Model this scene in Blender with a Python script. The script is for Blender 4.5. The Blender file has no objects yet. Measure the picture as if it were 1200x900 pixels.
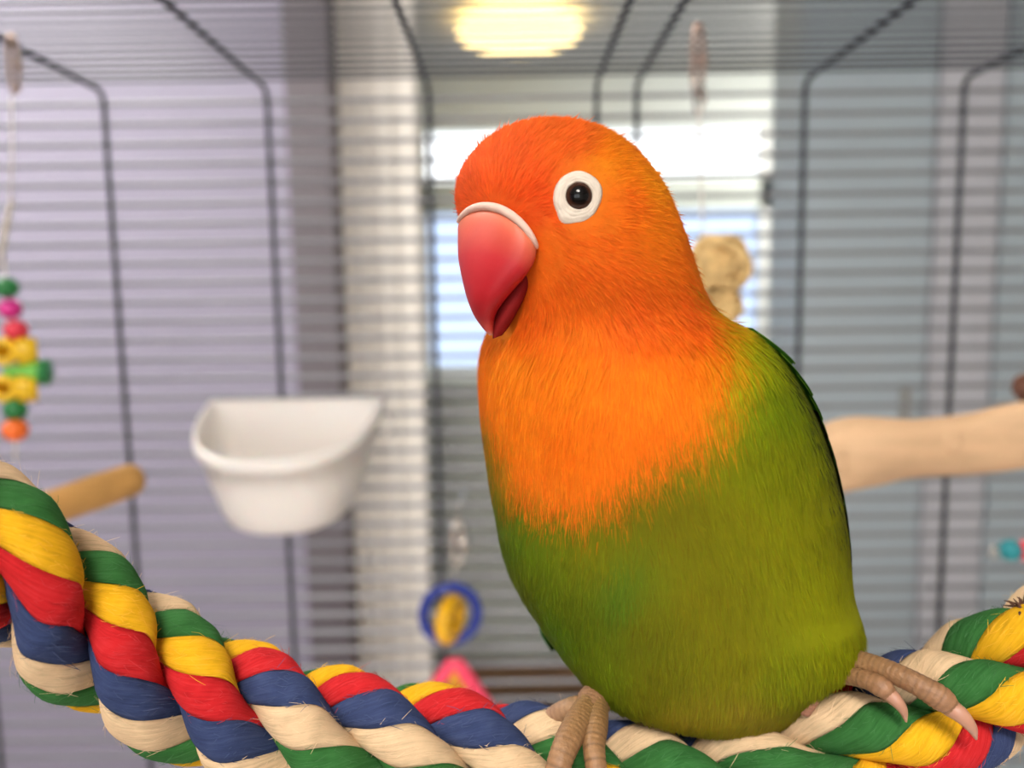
import bpy, bmesh, math, random
import numpy as np
from mathutils import Vector, Matrix
from mathutils.bvhtree import BVHTree

random.seed(7)
rng = np.random.default_rng(7)
scene = bpy.context.scene
COL = scene.collection

# ------------------------------------------------------------------ camera
F_PX = 906.0
ZC = 1.30
PITCH = math.radians(6.3)
ROLL = math.radians(0.9)
r0 = Vector((1, 0, 0)); u0 = Vector((0, math.sin(PITCH), math.cos(PITCH)))
FW = Vector((0, math.cos(PITCH), -math.sin(PITCH)))
RT = (r0 * math.cos(ROLL) - u0 * math.sin(ROLL)).normalized()
UP = (u0 * math.cos(ROLL) + r0 * math.sin(ROLL)).normalized()
CAM = Vector((0, 0, ZC))
cam_d = bpy.data.cameras.new('camera'); cam = bpy.data.objects.new('camera', cam_d); COL.objects.link(cam)
cam.matrix_world = Matrix(((RT.x, UP.x, -FW.x, CAM.x), (RT.y, UP.y, -FW.y, CAM.y), (RT.z, UP.z, -FW.z, CAM.z), (0, 0, 0, 1)))
cam_d.sensor_width = 36.0; cam_d.lens = F_PX / 1200 * 36.0
cam_d.clip_start = 0.005; cam_d.clip_end = 50
cam_d.dof.use_dof = True; cam_d.dof.focus_distance = 0.111; cam_d.dof.aperture_fstop = 12.5
scene.camera = cam
nRT, nUP, nFW, nC = (np.array(v) for v in (RT, UP, FW, CAM))

# ------------------------------------------------------------------ world, exposure
w = bpy.data.worlds.new('world'); scene.world = w; w.use_nodes = True
w.node_tree.nodes['Background'].inputs[0].default_value = (0.93, 0.96, 1.0, 1)
w.node_tree.nodes['Background'].inputs[1].default_value = 2.2
scene.view_settings.view_transform = 'Standard'
scene.view_settings.look = 'None'
scene.view_settings.exposure = 0.45
scene.view_settings.gamma = 1.0
scene.view_settings.use_curve_mapping = False

# ------------------------------------------------------------------ helpers
def P(px, py, d):
    """photo pixel + distance along the view axis -> world point"""
    return CAM + RT * ((px - 600) / F_PX * d) - UP * ((py - 450) / F_PX * d) + FW * d

def Pn(px, py, d):
    px, py, d = (np.asarray(a, float) for a in (px, py, d))
    return nC + ((px - 600) / F_PX * d)[..., None] * nRT - ((py - 450) / F_PX * d)[..., None] * nUP + d[..., None] * nFW

def proj(p):
    q = np.asarray(p) - nC
    d = q @ nFW
    return 600 + F_PX * (q @ nRT) / d, 450 - F_PX * (q @ nUP) / d, d

def PY(px, py, Y):
    """photo pixel -> world point on the vertical plane at distance Y"""
    v = RT * ((px - 600) / F_PX) - UP * ((py - 450) / F_PX) + FW
    return CAM + v * (Y / v.y)

def lin(rgb):
    c = np.asarray(rgb, float) / 255.0
    return np.where(c <= 0.04045, c / 12.92, ((c + 0.055) / 1.055) ** 2.4)

def L4(rgb):
    c = lin(rgb); return (float(c[0]), float(c[1]), float(c[2]), 1.0)

MATS = {}
def mat(name, rgb=None, rough=0.6, metal=0.0, noise=0.08, nscale=60.0, bump=0.0, bscale=200.0, attr=None,
        spec=0.5, emit=None, estr=0.0, coat=0.0, sss=0.0, stretch=(1, 1, 1), trans=0.0, coords='Object'):
    if name in MATS: return MATS[name]
    m = bpy.data.materials.new(name); m.use_nodes = True
    nt = m.node_tree; b = nt.nodes['Principled BSDF']
    b.inputs['Roughness'].default_value = rough
    b.inputs['Metallic'].default_value = metal
    b.inputs['Specular IOR Level'].default_value = spec
    b.inputs['Coat Weight'].default_value = coat
    b.inputs['Transmission Weight'].default_value = trans
    if sss:
        b.inputs['Subsurface Weight'].default_value = sss
        b.inputs['Subsurface Radius'].default_value = (0.004, 0.002, 0.0012)
        b.inputs['Subsurface Scale'].default_value = 0.6
    tc = nt.nodes.new('ShaderNodeTexCoord'); mp = nt.nodes.new('ShaderNodeMapping')
    mp.inputs['Scale'].default_value = stretch
    nt.links.new(tc.outputs[coords], mp.inputs[0])
    nz = nt.nodes.new('ShaderNodeTexNoise'); nz.inputs['Scale'].default_value = nscale; nz.inputs['Detail'].default_value = 4
    nt.links.new(mp.outputs[0], nz.inputs['Vector'])
    if attr:
        src = nt.nodes.new('ShaderNodeAttribute'); src.attribute_name = attr; base = src.outputs['Color']
    else:
        src = nt.nodes.new('ShaderNodeRGB'); src.outputs[0].default_value = L4(rgb); base = src.outputs[0]
    hs = nt.nodes.new('ShaderNodeHueSaturation')
    mr = nt.nodes.new('ShaderNodeMapRange'); mr.inputs['From Min'].default_value = 0.25; mr.inputs['From Max'].default_value = 0.75
    mr.inputs['To Min'].default_value = 1 - noise; mr.inputs['To Max'].default_value = 1 + noise
    nt.links.new(nz.outputs['Fac'], mr.inputs['Value']); nt.links.new(mr.outputs[0], hs.inputs['Value'])
    nt.links.new(base, hs.inputs['Color']); nt.links.new(hs.outputs[0], b.inputs['Base Color'])
    if bump:
        n2 = nt.nodes.new('ShaderNodeTexNoise'); n2.inputs['Scale'].default_value = bscale; n2.inputs['Detail'].default_value = 3
        nt.links.new(mp.outputs[0], n2.inputs['Vector'])
        bp = nt.nodes.new('ShaderNodeBump'); bp.inputs['Strength'].default_value = bump; bp.inputs['Distance'].default_value = 0.0006
        nt.links.new(n2.outputs['Fac'], bp.inputs['Height']); nt.links.new(bp.outputs[0], b.inputs['Normal'])
    if emit is not None:
        b.inputs['Emission Color'].default_value = L4(emit); b.inputs['Emission Strength'].default_value = estr
    MATS[name] = m
    return m

ORG = {}
def tag(o, label, cat, group=None):
    o['label'] = label; o['category'] = cat
    if group: o['group'] = group
    return o

def thing(name, label, cat, loc, group=None):
    o = bpy.data.objects.new(name, None); COL.objects.link(o)
    o.empty_display_size = 0.01
    o.location = loc; ORG[o] = Vector(loc)
    return tag(o, label, cat, group)

def mobj(name, verts, faces, m, parent=None, smooth=True, col=None, uv=None, kind=None, origin=None, custom_n=None):
    """verts in world space; stored relative to the owning thing"""
    v = np.asarray(verts, float).reshape(-1, 3)
    base = np.array(ORG[parent]) if parent is not None else (np.array(origin) if origin is not None else v.mean(0) * 0)
    v = v - base
    me = bpy.data.meshes.new(name)
    if isinstance(faces, np.ndarray):
        nf, k = faces.shape
        me.vertices.add(len(v)); me.vertices.foreach_set('co', v.astype(np.float32).ravel())
        me.loops.add(nf * k); me.loops.foreach_set('vertex_index', faces.astype(np.int32).ravel())
        me.polygons.add(nf); me.polygons.foreach_set('loop_start', np.arange(0, nf * k, k, dtype=np.int32))
        me.update(calc_edges=True)
    else:
        me.from_pydata([tuple(x) for x in v], [], [tuple(int(i) for i in f) for f in faces])
    me.polygons.foreach_set('use_smooth', np.full(len(me.polygons), smooth))
    if col is not None:
        a = me.attributes.new('Col', 'FLOAT_COLOR', 'POINT')
        c4 = np.ones((len(v), 4), np.float32); c4[:, :3] = col
        a.data.foreach_set('color', c4.ravel())
    if uv is not None:
        ul = me.uv_layers.new(name='UVMap')
        li = np.zeros(len(me.loops), np.int32); me.loops.foreach_get('vertex_index', li)
        ul.data.foreach_set('uv', np.asarray(uv, np.float32)[li].ravel())
    if custom_n is not None:
        me.normals_split_custom_set_from_vertices(custom_n.astype(np.float32))
    ms = m if isinstance(m, (list, tuple)) else [m]
    for x in ms: me.materials.append(x)
    o = bpy.data.objects.new(name, me); COL.objects.link(o)
    if parent is not None:
        o.parent = parent; ORG[o] = ORG[parent]
    else:
        o.location = base; ORG[o] = Vector(base)
    if kind: o['kind'] = kind
    return o

def frames(pts, ref=None):
    pts = np.asarray(pts, float)
    t = np.gradient(pts, axis=0); t /= np.linalg.norm(t, axis=1)[:, None] + 1e-12
    n = np.zeros_like(t)
    a = np.array(ref if ref is not None else (0, 0, 1.0), float)
    if abs(a @ t[0]) > 0.95: a = np.array((1.0, 0, 0))
    a = a - t[0] * (a @ t[0]); n[0] = a / np.linalg.norm(a)
    for i in range(1, len(t)):
        v = n[i - 1] - t[i] * (n[i - 1] @ t[i]); n[i] = v / np.linalg.norm(v)
    return t, n, np.cross(t, n)

def crom(pts, per=8):
    """Catmull-Rom through rows of any width"""
    p = np.asarray(pts, float); p = np.vstack([2 * p[0] - p[1], p, 2 * p[-1] - p[-2]])
    out = []
    for i in range(1, len(p) - 2):
        for k in range(per):
            s = k / per
            out.append(0.5 * ((2 * p[i]) + (-p[i - 1] + p[i + 1]) * s + (2 * p[i - 1] - 5 * p[i] + 4 * p[i + 1] - p[i + 2]) * s * s
                              + (-p[i - 1] + 3 * p[i] - 3 * p[i + 1] + p[i + 2]) * s ** 3))
    out.append(p[-2]); return np.array(out)

def tube(pts, rad, n=10, closed=False, ref=None, flat=1.0):
    pts = np.asarray(pts, float); m = len(pts)
    rad = np.full(m, rad) if np.isscalar(rad) else np.asarray(rad, float)
    if closed:
        ext = np.vstack([pts[-1], pts, pts[0]])
        t = ext[2:] - ext[:-2]; t /= np.linalg.norm(t, axis=1)[:, None]
        nrm = np.cross(pts[0] - pts[m // 3], pts[0] - pts[2 * m // 3]); nrm /= np.linalg.norm(nrm)
        N = np.tile(nrm, (m, 1)); N -= t * (N * t).sum(1)[:, None]; N /= np.linalg.norm(N, axis=1)[:, None]; B = np.cross(t, N)
    else:
        t, N, B = frames(pts, ref)
    a = np.linspace(0, 2 * math.pi, n, endpoint=False)
    v = pts[:, None] + rad[:, None, None] * (np.cos(a)[None, :, None] * N[:, None] * flat + np.sin(a)[None, :, None] * B[:, None])
    v = v.reshape(-1, 3); f = []
    for i in range(m if closed else m - 1):
        j = (i + 1) % m
        for k in range(n):
            k2 = (k + 1) % n
            f.append((i * n + k, i * n + k2, j * n + k2, j * n + k))
    if not closed:
        f.append(tuple(range(n))[::-1]); f.append(tuple((m - 1) * n + k for k in range(n)))
    return v, f

def box(x0, x1, y0, y1, z0, z1, bev=0.0):
    bm = bmesh.new()
    bmesh.ops.create_cube(bm, size=1)
    for q in bm.verts:
        q.co = Vector(((x0 + x1) / 2 + q.co.x * (x1 - x0), (y0 + y1) / 2 + q.co.y * (y1 - y0), (z0 + z1) / 2 + q.co.z * (z1 - z0)))
    if bev: bmesh.ops.bevel(bm, geom=bm.edges[:], offset=bev, segments=2, affect='EDGES')
    bm.verts.index_update()
    v = [tuple(q.co) for q in bm.verts]; f = [tuple(q.index for q in k.verts) for k in bm.faces]
    bm.free(); return v, f

def merge(*vf):
    V, Fc, n = [], [], 0
    for v, f in vf:
        V.append(np.asarray(v, float).reshape(-1, 3)); Fc += [tuple(i + n for i in k) for k in f]; n += len(V[-1])
    return np.vstack(V), Fc

def lathe(prof, origin, axis=(0, 0, 1), n=24):
    """profile of (radius, height) turned about axis at origin"""
    ax = Vector(axis).normalized(); q = ax.to_track_quat('Z', 'Y').to_matrix()
    v, f = [], []
    for r, h in prof:
        for k in range(n):
            a = 2 * math.pi * k / n
            v.append(tuple(Vector(origin) + q @ Vector((r * math.cos(a), r * math.sin(a), h))))
    m = len(prof)
    for i in range(m - 1):
        for k in range(n):
            k2 = (k + 1) % n
            f.append((i * n + k, i * n + k2, (i + 1) * n + k2, (i + 1) * n + k))
    if prof[0][0] > 1e-9: f.append(tuple(range(n))[::-1])
    if prof[-1][0] > 1e-9: f.append(tuple((m - 1) * n + k for k in range(n)))
    return np.array(v), f

def sphere(c, r, hole=0.0, axis=(0, 0, 1), n=20, sz=1.0):
    prof = []
    for i in range(13):
        a = -math.pi / 2 + math.pi * i / 12
        prof.append((max(r * math.cos(a), 1e-5 + hole), r * math.sin(a) * sz))
    return lathe(prof, c, axis, n)

def struct(name, vf, m, smooth=False):
    v, f = vf
    o = mobj(name, v, f, m, None, smooth=smooth, origin=np.asarray(v).mean(0)); o['kind'] = 'structure'
    return o

# ------------------------------------------------------------------ materials
M_lav = mat('lavender paint', (158, 153, 171), 0.8, noise=0.03, nscale=3)
M_grey = mat('pale grey paint', (226, 230, 226), 0.8, noise=0.03, nscale=3)
M_teal = mat('blue grey lacquer', (186, 200, 206), 0.5, noise=0.03, nscale=3)
M_teal2 = mat('light blue grey lacquer', (206, 208, 214), 0.5, noise=0.03, nscale=3)
M_white = mat('white paint', (238, 238, 234), 0.7, noise=0.02, nscale=3)
M_cream = mat('cream curtain cloth', (246, 240, 230), 0.9, noise=0.02, nscale=6)
M_post = mat('dark grey jamb', (112, 105, 110), 0.7, noise=0.05, nscale=6)
M_green = mat('grey green lacquer', (206, 212, 204), 0.6, noise=0.04, nscale=4)
M_floor = mat('brown boards', (108, 84, 70), 0.5, noise=0.15, nscale=8, stretch=(1, 8, 1))
M_wood = mat('table wood', (150, 116, 84), 0.5, noise=0.15, nscale=14, stretch=(1, 9, 1))
M_wire = mat('grey wire', (142, 143, 148), 0.4, metal=0.1, noise=0.05, nscale=40)
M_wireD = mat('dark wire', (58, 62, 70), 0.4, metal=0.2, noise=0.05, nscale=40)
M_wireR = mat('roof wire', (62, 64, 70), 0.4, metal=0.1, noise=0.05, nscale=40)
M_plw = mat('white plastic', (236, 230, 224), 0.35, noise=0.01, nscale=30, sss=0.15)
M_steel = mat('bright steel', (205, 198, 190), 0.25, metal=1.0, noise=0.04, nscale=60)
M_gold = mat('rosy brass', (182, 160, 148), 0.35, metal=0.8, noise=0.1, nscale=100)

# ------------------------------------------------------------------ room
FL, CE = 0.0, ZC + 1.10
struct('floor', box(-2.6, 2.6, -2.5, 4.2, FL - 0.05, FL), M_floor)
struct('ceiling', box(-2.6, 2.6, -2.5, 4.2, CE, CE + 0.05), M_white)
struct('wall_left', box(-2.65, -2.6, -2.5, 4.2, FL, CE), M_lav)
struct('wall_right', box(2.6, 2.65, -2.5, 4.2, FL, CE), M_grey)
fx0, fx1, fz0, fz1 = -1.9, 0.3, 0.8, 2.2      # window behind the camera
struct('wall_front', merge(box(-2.6, fx0, -2.55, -2.5, FL, CE), box(fx1, 2.6, -2.55, -2.5, FL, CE),
                           box(fx0, fx1, -2.55, -2.5, FL, fz0), box(fx0, fx1, -2.55, -2.5, fz1, CE)), M_white)
wo = struct('window_2', merge(box(fx0, fx1, -2.56, -2.49, fz0, fz0 + 0.05), box(fx0, fx1, -2.56, -2.49, fz1 - 0.05, fz1),
                              box(fx0, fx0 + 0.05, -2.56, -2.49, fz0, fz1), box(fx1 - 0.05, fx1, -2.56, -2.49, fz0, fz1), box(-0.83, -0.77, -2.56, -2.49, fz0, fz1)), M_white)
xa = PY(352, 400, 1.6).x
struct('wall_partition', box(-2.6, xa, 1.6, 1.7, FL, CE), M_lav)
struct('trim_1', box(xa, xa + 0.085, 1.57, 1.72, FL, CE), M_post)
# far wall with a two-light window
wx0, wx1 = PY(486, 200, 4.0).x, PY(905, 200, 4.0).x
z_tt, z_tb = PY(600, 150, 4.0).z, PY(600, 212, 4.0).z
z_pt, z_pb = PY(600, 248, 4.0).z, PY(600, 440, 4.0).z
struct('wall_back', merge(box(-2.6, wx0, 4.0, 4.15, FL, CE), box(wx1, 2.6, 4.0, 4.15, FL, CE),
                          box(wx0, wx1, 4.0, 4.15, z_tt, CE), box(wx0, wx1, 4.0, 4.15, FL, z_pb)), M_grey)
wf = struct('window_1', merge(box(wx0, wx1, 4.02, 4.10, z_tb, z_pt)), M_green)
def wpart(name, vf, m):
    o = mobj(name, vf[0], vf[1], m, wf, smooth=False); return o
M_glass = mat('clear pane', (255, 255, 255), 0.0, trans=1.0, noise=0.0)
M_frost = mat('frosted blue pane', (164, 180, 206), 0.45, trans=1.0, noise=0.02, nscale=4)
for xx in (wx0, wx1 - 0.05):
    wpart('window_frame', box(xx, xx + 0.05, 4.02, 4.10, z_pb, z_tt), M_white)
wpart('window_frame', box(wx0, wx1, 4.02, 4.10, z_pb, z_pb + 0.05), M_white)
for a, b in ((wx0 + 0.05, wx1 - 0.05),):
    wpart('pane', box(a, b, 4.055, 4.061, z_tb, z_tt), M_glass)
    wpart('pane', box(a, b, 4.055, 4.061, z_pb + 0.05, z_pt), M_frost)

# cream curtain hanging beside the dark jamb
x0, x1 = PY(392, 400, 1.55).x, PY(488, 400, 1.55).x
cv, cf = [], []
nx, nz = 60, 2
for side in (0, 1):
    for j in range(nz):
        for i in range(nx):
            s = i / (nx - 1)
            cv.append((x0 + (x1 - x0) * s, 1.66 + 0.004 * math.sin(s * 18) + 0.006 * side, FL + 0.03 + (CE - FL - 0.04) * j / (nz - 1)))
for side in (0, 1):
    for i in range(nx - 1):
        b = side * nx * nz
        q = (b + i, b + i + 1, b + nx + i + 1, b + nx + i); cf.append(q if side == 0 else q[::-1])
o = mobj('curtain', cv, cf, M_cream, origin=(x0, 1.66, FL)); tag(o, 'long cream cloth curtain hanging beside the dark grey door jamb', 'curtain')

# grey-green sideboard in the far room
t = thing('sideboard', 'tall grey-green sideboard standing below the window', 'sideboard', (0.3, 2.7, FL))
sx0, sx1 = PY(470, 500, 2.4).x, PY(1010, 500, 2.4).x
sz = PY(700, 455, 2.4).z
mobj('body', *box(sx0, sx1, 2.42, 2.95, FL + 0.12, sz), M_green, t, smooth=False)
mobj('top', *box(sx0 - 0.02, sx1 + 0.02, 2.38, 2.97, sz, sz + 0.03), M_green, t, smooth=False)
for k in range(3):
    a = sx0 + (sx1 - sx0) * k / 3 + 0.01; b = sx0 + (sx1 - sx0) * (k + 1) / 3 - 0.01
    d = mobj('door', *box(a, b, 2.395, 2.418, FL + 0.14, sz - 0.02, 0.004), M_green, t, smooth=False)
    mobj('handle', *box(b - 0.06, b - 0.045, 2.37, 2.395, FL + 0.55, FL + 0.72, 0.003), M_steel, d, smooth=False)
mobj('plinth', *box(sx0 + 0.01, sx1 - 0.01, 2.43, 2.93, FL, FL + 0.12), M_wood, t, smooth=False)

# blue-grey wardrobe on the right
t = thing('wardrobe', 'tall blue-grey wardrobe with paler middle panel beside the window', 'wardrobe', (1.1, 1.95, FL))
wa = PY(935, 400, 1.7).x
mobj('body', *box(wa, wa + 1.1, 1.72, 1.90, FL, CE - 0.01), M_teal, t, smooth=False)
xs = [wa, PY(1088, 400, 1.7).x, PY(1165, 400, 1.7).x, wa + 1.1]
for k in range(3):
    d = mobj('door', *box(xs[k] + 0.004, xs[k + 1] - 0.004, 1.70, 1.718, FL + 0.05, CE - 0.03, 0.003), M_teal2 if k == 1 else M_teal, t, smooth=False)
    if k != 1: mobj('handle', *box(xs[k + 1] - 0.06, xs[k + 1] - 0.05, 1.675, 1.70, 0.95, 1.1, 0.002), M_steel, d, smooth=False)

# ceiling lamps (flush discs), two of them added fill lights
def ceiling_lamp(x, y, r, label, colr, st):
    t = thing('ceiling_lamp', label, 'lamp', (x, y, CE))
    mobj('rim', *lathe([(r * .6, -0.001), (r * .62, -0.015), (r * .62, -0.03), (r * .5, -0.035)], (x, y, CE), n=40), M_white, t)
    mobj('diffuser', *lathe([(r * 0.55, -0.03), (r * 0.93, -0.034), (r, -0.05), (r * 0.95, -0.07), (r * 0.8, -0.085), (r * 0.4, -0.098), (1e-4, -0.10)], (x, y, CE), n=40),
         mat('lamp glow ' + label[:8], colr, 0.5, emit=colr, estr=st, noise=0), t)
lp = PY(608, 20, 3.2)
ceiling_lamp(lp.x, 3.2, 0.25, 'round warm ceiling lamp glowing in the room behind the cage', (255, 226, 160), 2.6)
ceiling_lamp(1.5, 3.1, 0.25, 'round ceiling lamp behind the blue-grey wardrobe', (255, 252, 246), 34.0)  # unseen light added to brighten the far room
ceiling_lamp(-1.2, 0.75, 0.25, 'round ceiling lamp above the lavender wall', (250, 244, 250), 3.0)  # added out of view to light the lavender wall from above
ceiling_lamp(-0.15, -1.05, 0.30, 'round white ceiling lamp above the cage opening', (255, 247, 238), 31.0)

# ------------------------------------------------------------------ cage
CX0, CX1, CYB, CYF = -0.40, 0.42, 0.47, -0.05
CZT, CZB = ZC + 0.1245, ZC - 0.36
t = thing('side_table', 'brown wooden table carrying the bird cage', 'table', (0, 0.2, FL))
mobj('tabletop', *box(CX0 - 0.05, CX1 + 0.05, CYF - 0.05, CYB + 0.05, CZB - 0.06, CZB - 0.03, 0.004), M_wood, t, smooth=False)
for xx in (CX0, CX1 - 0.04):
    for yy in (CYF, CYB - 0.04):
        mobj('leg', *box(xx, xx + 0.04, yy, yy + 0.04, FL, CZB - 0.06), M_wood, t, smooth=False)

cage = thing('bird_cage', 'grey wire bird cage with close horizontal bars and open front', 'cage', (0, 0.2, CZB - 0.03))
tr = merge(box(CX0 - 0.01, CX1 + 0.01, CYF - 0.01, CYB + 0.01, CZB - 0.03, CZB - 0.024),
           box(CX0 - 0.01, CX1 + 0.01, CYF - 0.01, CYF, CZB - 0.03, CZB), box(CX0 - 0.01, CX1 + 0.01, CYB, CYB + 0.01, CZB - 0.03, CZB),
           box(CX0 - 0.01, CX0, CYF - 0.01, CYB + 0.01, CZB - 0.03, CZB), box(CX1, CX1 + 0.01, CYF - 0.01, CYB + 0.01, CZB - 0.03, CZB))
mobj('tray', *tr, M_plw, cage, smooth=False)
SP = 0.0117
HR = 0.00135       # cross wires
VR = 0.0016       # frame wires
def rail(name, pts, r, m, parent, n=8):
    return mobj(name, *tube(pts, r, n), m, parent)
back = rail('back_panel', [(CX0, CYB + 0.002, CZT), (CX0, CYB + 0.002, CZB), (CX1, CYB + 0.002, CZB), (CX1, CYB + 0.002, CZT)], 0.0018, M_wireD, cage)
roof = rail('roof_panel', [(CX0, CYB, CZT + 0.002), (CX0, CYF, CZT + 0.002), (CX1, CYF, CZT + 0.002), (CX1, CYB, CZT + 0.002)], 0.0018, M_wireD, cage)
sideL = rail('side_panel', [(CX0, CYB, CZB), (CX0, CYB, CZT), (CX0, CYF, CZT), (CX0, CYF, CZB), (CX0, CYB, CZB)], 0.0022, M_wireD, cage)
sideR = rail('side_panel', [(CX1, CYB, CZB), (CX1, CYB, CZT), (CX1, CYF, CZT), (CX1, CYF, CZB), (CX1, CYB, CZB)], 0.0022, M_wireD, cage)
def shared(name, me, parent, loc):
    o = bpy.data.objects.new(name, me); COL.objects.link(o); o.parent = parent
    o.location = Vector(loc) - ORG[cage]; return o
def rawmesh(name, vf, m, smooth=True):
    me = bpy.data.meshes.new(name); me.from_pydata([tuple(x) for x in vf[0]], [], vf[1])
    for p in me.polygons: p.use_smooth = smooth
    me.materials.append(m); return me
hme = rawmesh('cross_wire', tube(np.linspace((CX0, 0, 0), (CX1, 0, 0), 2), HR, 10), M_wire)
sme = rawmesh('cross_wire_side', tube(np.linspace((0, CYF, 0), (0, CYB, 0), 2), HR, 8), M_wire)
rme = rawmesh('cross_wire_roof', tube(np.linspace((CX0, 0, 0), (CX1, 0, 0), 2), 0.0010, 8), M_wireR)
z = CZT - 0.0065
while z > CZB:
    shared('cross_wire', hme, back, (0, CYB + VR + HR, z))
    shared('cross_wire', sme, sideL, (CX0 - VR - HR, 0, z)); shared('cross_wire', sme, sideR, (CX1 + VR + HR, 0, z))
    z -= SP
y = CYB - 0.010
while y > CYF:
    shared('cross_wire', rme, roof, (0, y, CZT + VR + HR)); y -= SP
# frame wires bent from the back over the roof
bend = [(0, CYB, CZB), (0, CYB, CZT - 0.007)] + [(0, CYB - 0.007 + 0.007 * math.cos(a), CZT - 0.007 + 0.007 * math.sin(a)) for a in np.linspace(0.2, math.pi / 2, 6)] + [(0, CYF, CZT)]
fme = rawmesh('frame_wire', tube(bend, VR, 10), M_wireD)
VX = [PY(120, 97, CYB).x, PY(312, 94, CYB).x, PY(502, 92, CYB).x, PY(699, 90, CYB).x, PY(746, 89, CYB).x, PY(944, 84, CYB).x, PY(1131, 80, CYB).x]
VX = [VX[0] - 0.0965] + VX + [VX[-1] + 0.0965]
for x in VX: shared('frame_wire', fme, back, (x, 0, 0))
vme = rawmesh('frame_wire_side', tube([(0, 0, CZB), (0, 0, CZT)], VR, 8), M_wireD)
for yy in (0.05, 0.15, 0.25, 0.35):
    shared('frame_wire', vme, sideL, (CX0, yy, 0)); shared('frame_wire', vme, sideR, (CX1, yy, 0))
# ------------------------------------------------------------------ rope perch
YARN = {'cream': (214, 184, 146), 'green': (50, 104, 50), 'yellow': (228, 172, 28), 'red': (192, 34, 38), 'blue': (52, 64, 100)}
ORDER = ['green', 'yellow', 'red', 'blue', 'cream']
def yarn_mat(nm, rgb):
    m = bpy.data.materials.new(nm + ' cotton yarn'); m.use_nodes = True
    nt = m.node_tree; b = nt.nodes['Principled BSDF']; b.inputs['Roughness'].default_value = 0.95
    b.inputs['Specular IOR Level'].default_value = 0.15
    b.inputs['Sheen Weight'].default_value = 0.35; b.inputs['Sheen Tint'].default_value = L4(rgb)
    uv = nt.nodes.new('ShaderNodeUVMap'); mp = nt.nodes.new('ShaderNodeMapping'); mp.inputs['Scale'].default_value = (2.6, 0.16, 1)
    nt.links.new(uv.outputs[0], mp.inputs[0])
    nz = nt.nodes.new('ShaderNodeTexNoise'); nz.inputs['Scale'].default_value = 1.0; nz.inputs['Detail'].default_value = 5; nz.inputs['Roughness'].default_value = 0.65
    nt.links.new(mp.outputs[0], nz.inputs['Vector'])
    n3 = nt.nodes.new('ShaderNodeTexNoise'); n3.inputs['Scale'].default_value = 0.35; n3.inputs['Detail'].default_value = 3
    nt.links.new(uv.outputs[0], n3.inputs['Vector'])
    ramp = nt.nodes.new('ShaderNodeValToRGB'); c = np.array(L4(rgb)[:3])
    e = ramp.color_ramp.elements
    e[0].position = 0.28; e[0].color = (*(c * 0.62), 1)
    e[1].position = 0.72; e[1].color = (*np.minimum(c * 1.15 + 0.02, 1), 1)
    k = ramp.color_ramp.elements.new(0.5); k.color = (*c, 1)
    mx = nt.nodes.new('ShaderNodeMix'); mx.data_type = 'FLOAT'; mx.inputs[0].default_value = 0.35
    nt.links.new(nz.outputs['Fac'], mx.inputs[2]); nt.links.new(n3.outputs['Fac'], mx.inputs[3])
    nt.links.new(mx.outputs[0], ramp.inputs[0]); nt.links.new(ramp.outputs[0], b.inputs['Base Color'])
    bp = nt.nodes.new('ShaderNodeBump'); bp.inputs['Strength'].default_value = 0.7; bp.inputs['Distance'].default_value = 0.0004
    nt.links.new(nz.outputs['Fac'], bp.inputs['Height']); nt.links.new(bp.outputs[0], b.inputs['Normal'])
    return m
YM = {k: yarn_mat(k, v) for k, v in YARN.items()}

RP = [(-230, 480, .094), (-150, 545, .096), (-75, 604, .100), (0, 660, .1035), (50, 695, .108), (100, 732, .1115), (160, 775, .1145), (220, 808, .1165), (280, 833, .118),
      (380, 860, .119), (500, 880, .120), (600, 901, .121), (700, 922, .122), (800, 927, .122), (880, 919, .122),
      (940, 903, .122), (1000, 876, .1215), (1080, 838, .1215), (1200, 785, .120), (1290, 742, .120)]
pw = [tuple(P(*q)) for q in RP]
left_end = [(CX0 + 0.014, 0.055, ZC + 0.055), (-0.31, 0.06, ZC + 0.035), (-0.20, 0.07, ZC + 0.012), (-0.14, 0.082, ZC - 0.003)]
right_end = [(0.145, 0.105, ZC - 0.026), (0.22, 0.125, ZC + 0.005), (0.31, 0.15, ZC + 0.04), (CX1 - 0.014, 0.17, ZC + 0.07)]
path = crom(np.array(left_end + pw + right_end), 24)
seg = np.r_[0, np.cumsum(np.linalg.norm(np.diff(path, axis=0), axis=1))]
NS = int(seg[-1] / 0.0009)
ss = np.linspace(0, seg[-1], NS)
path = np.stack([np.interp(ss, seg, path[:, k]) for k in range(3)], 1)
for _ in range(12): path[1:-1] = 0.25 * path[:-2] + 0.5 * path[1:-1] + 0.25 * path[2:]
T, N, B = frames(path, (0, 0, 1))
RR = 0.0103
PITCHR = 0.0465
NST = 3
R1 = RR * 0.54; RS = RR - R1
OM = 2 * math.pi / PITCHR
ROPE_PH = math.radians(77.0)
YARN_RATE = -1.4
YARN_PH = math.radians(-123.0)
s_ref = ss[np.argmin(np.linalg.norm(path - np.array(P(160, 775, .1145)), axis=1))]
rope = thing('rope_perch', 'thick twisted cotton rope perch in red, yellow, green, blue and cream', 'perch', Vector(path[NS // 2]) - Vector((0, 0, RR)))
na = 9
s_a, s_b = (ss[np.argmin(np.linalg.norm(path - np.array(P(*q)), axis=1))] for q in ((780, 926, .122), (1010, 871, .1215)))
RAMP = np.clip((ss - s_a) / (s_b - s_a), 0, 1); RAMP = math.radians(187) * RAMP * RAMP * (3 - 2 * RAMP)   # the lay loosens under the bird
STRAND_SHIFT = [0, 2.333, 2.667]
fuzz_v, fuzz_c = [], []
s_k = ss[np.argmin(np.linalg.norm(path - np.array(P(1165, 801, .1203)), axis=1))]
st_k = int(round((s_k - s_ref) / (PITCHR / 3)) + 1) % 3
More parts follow.
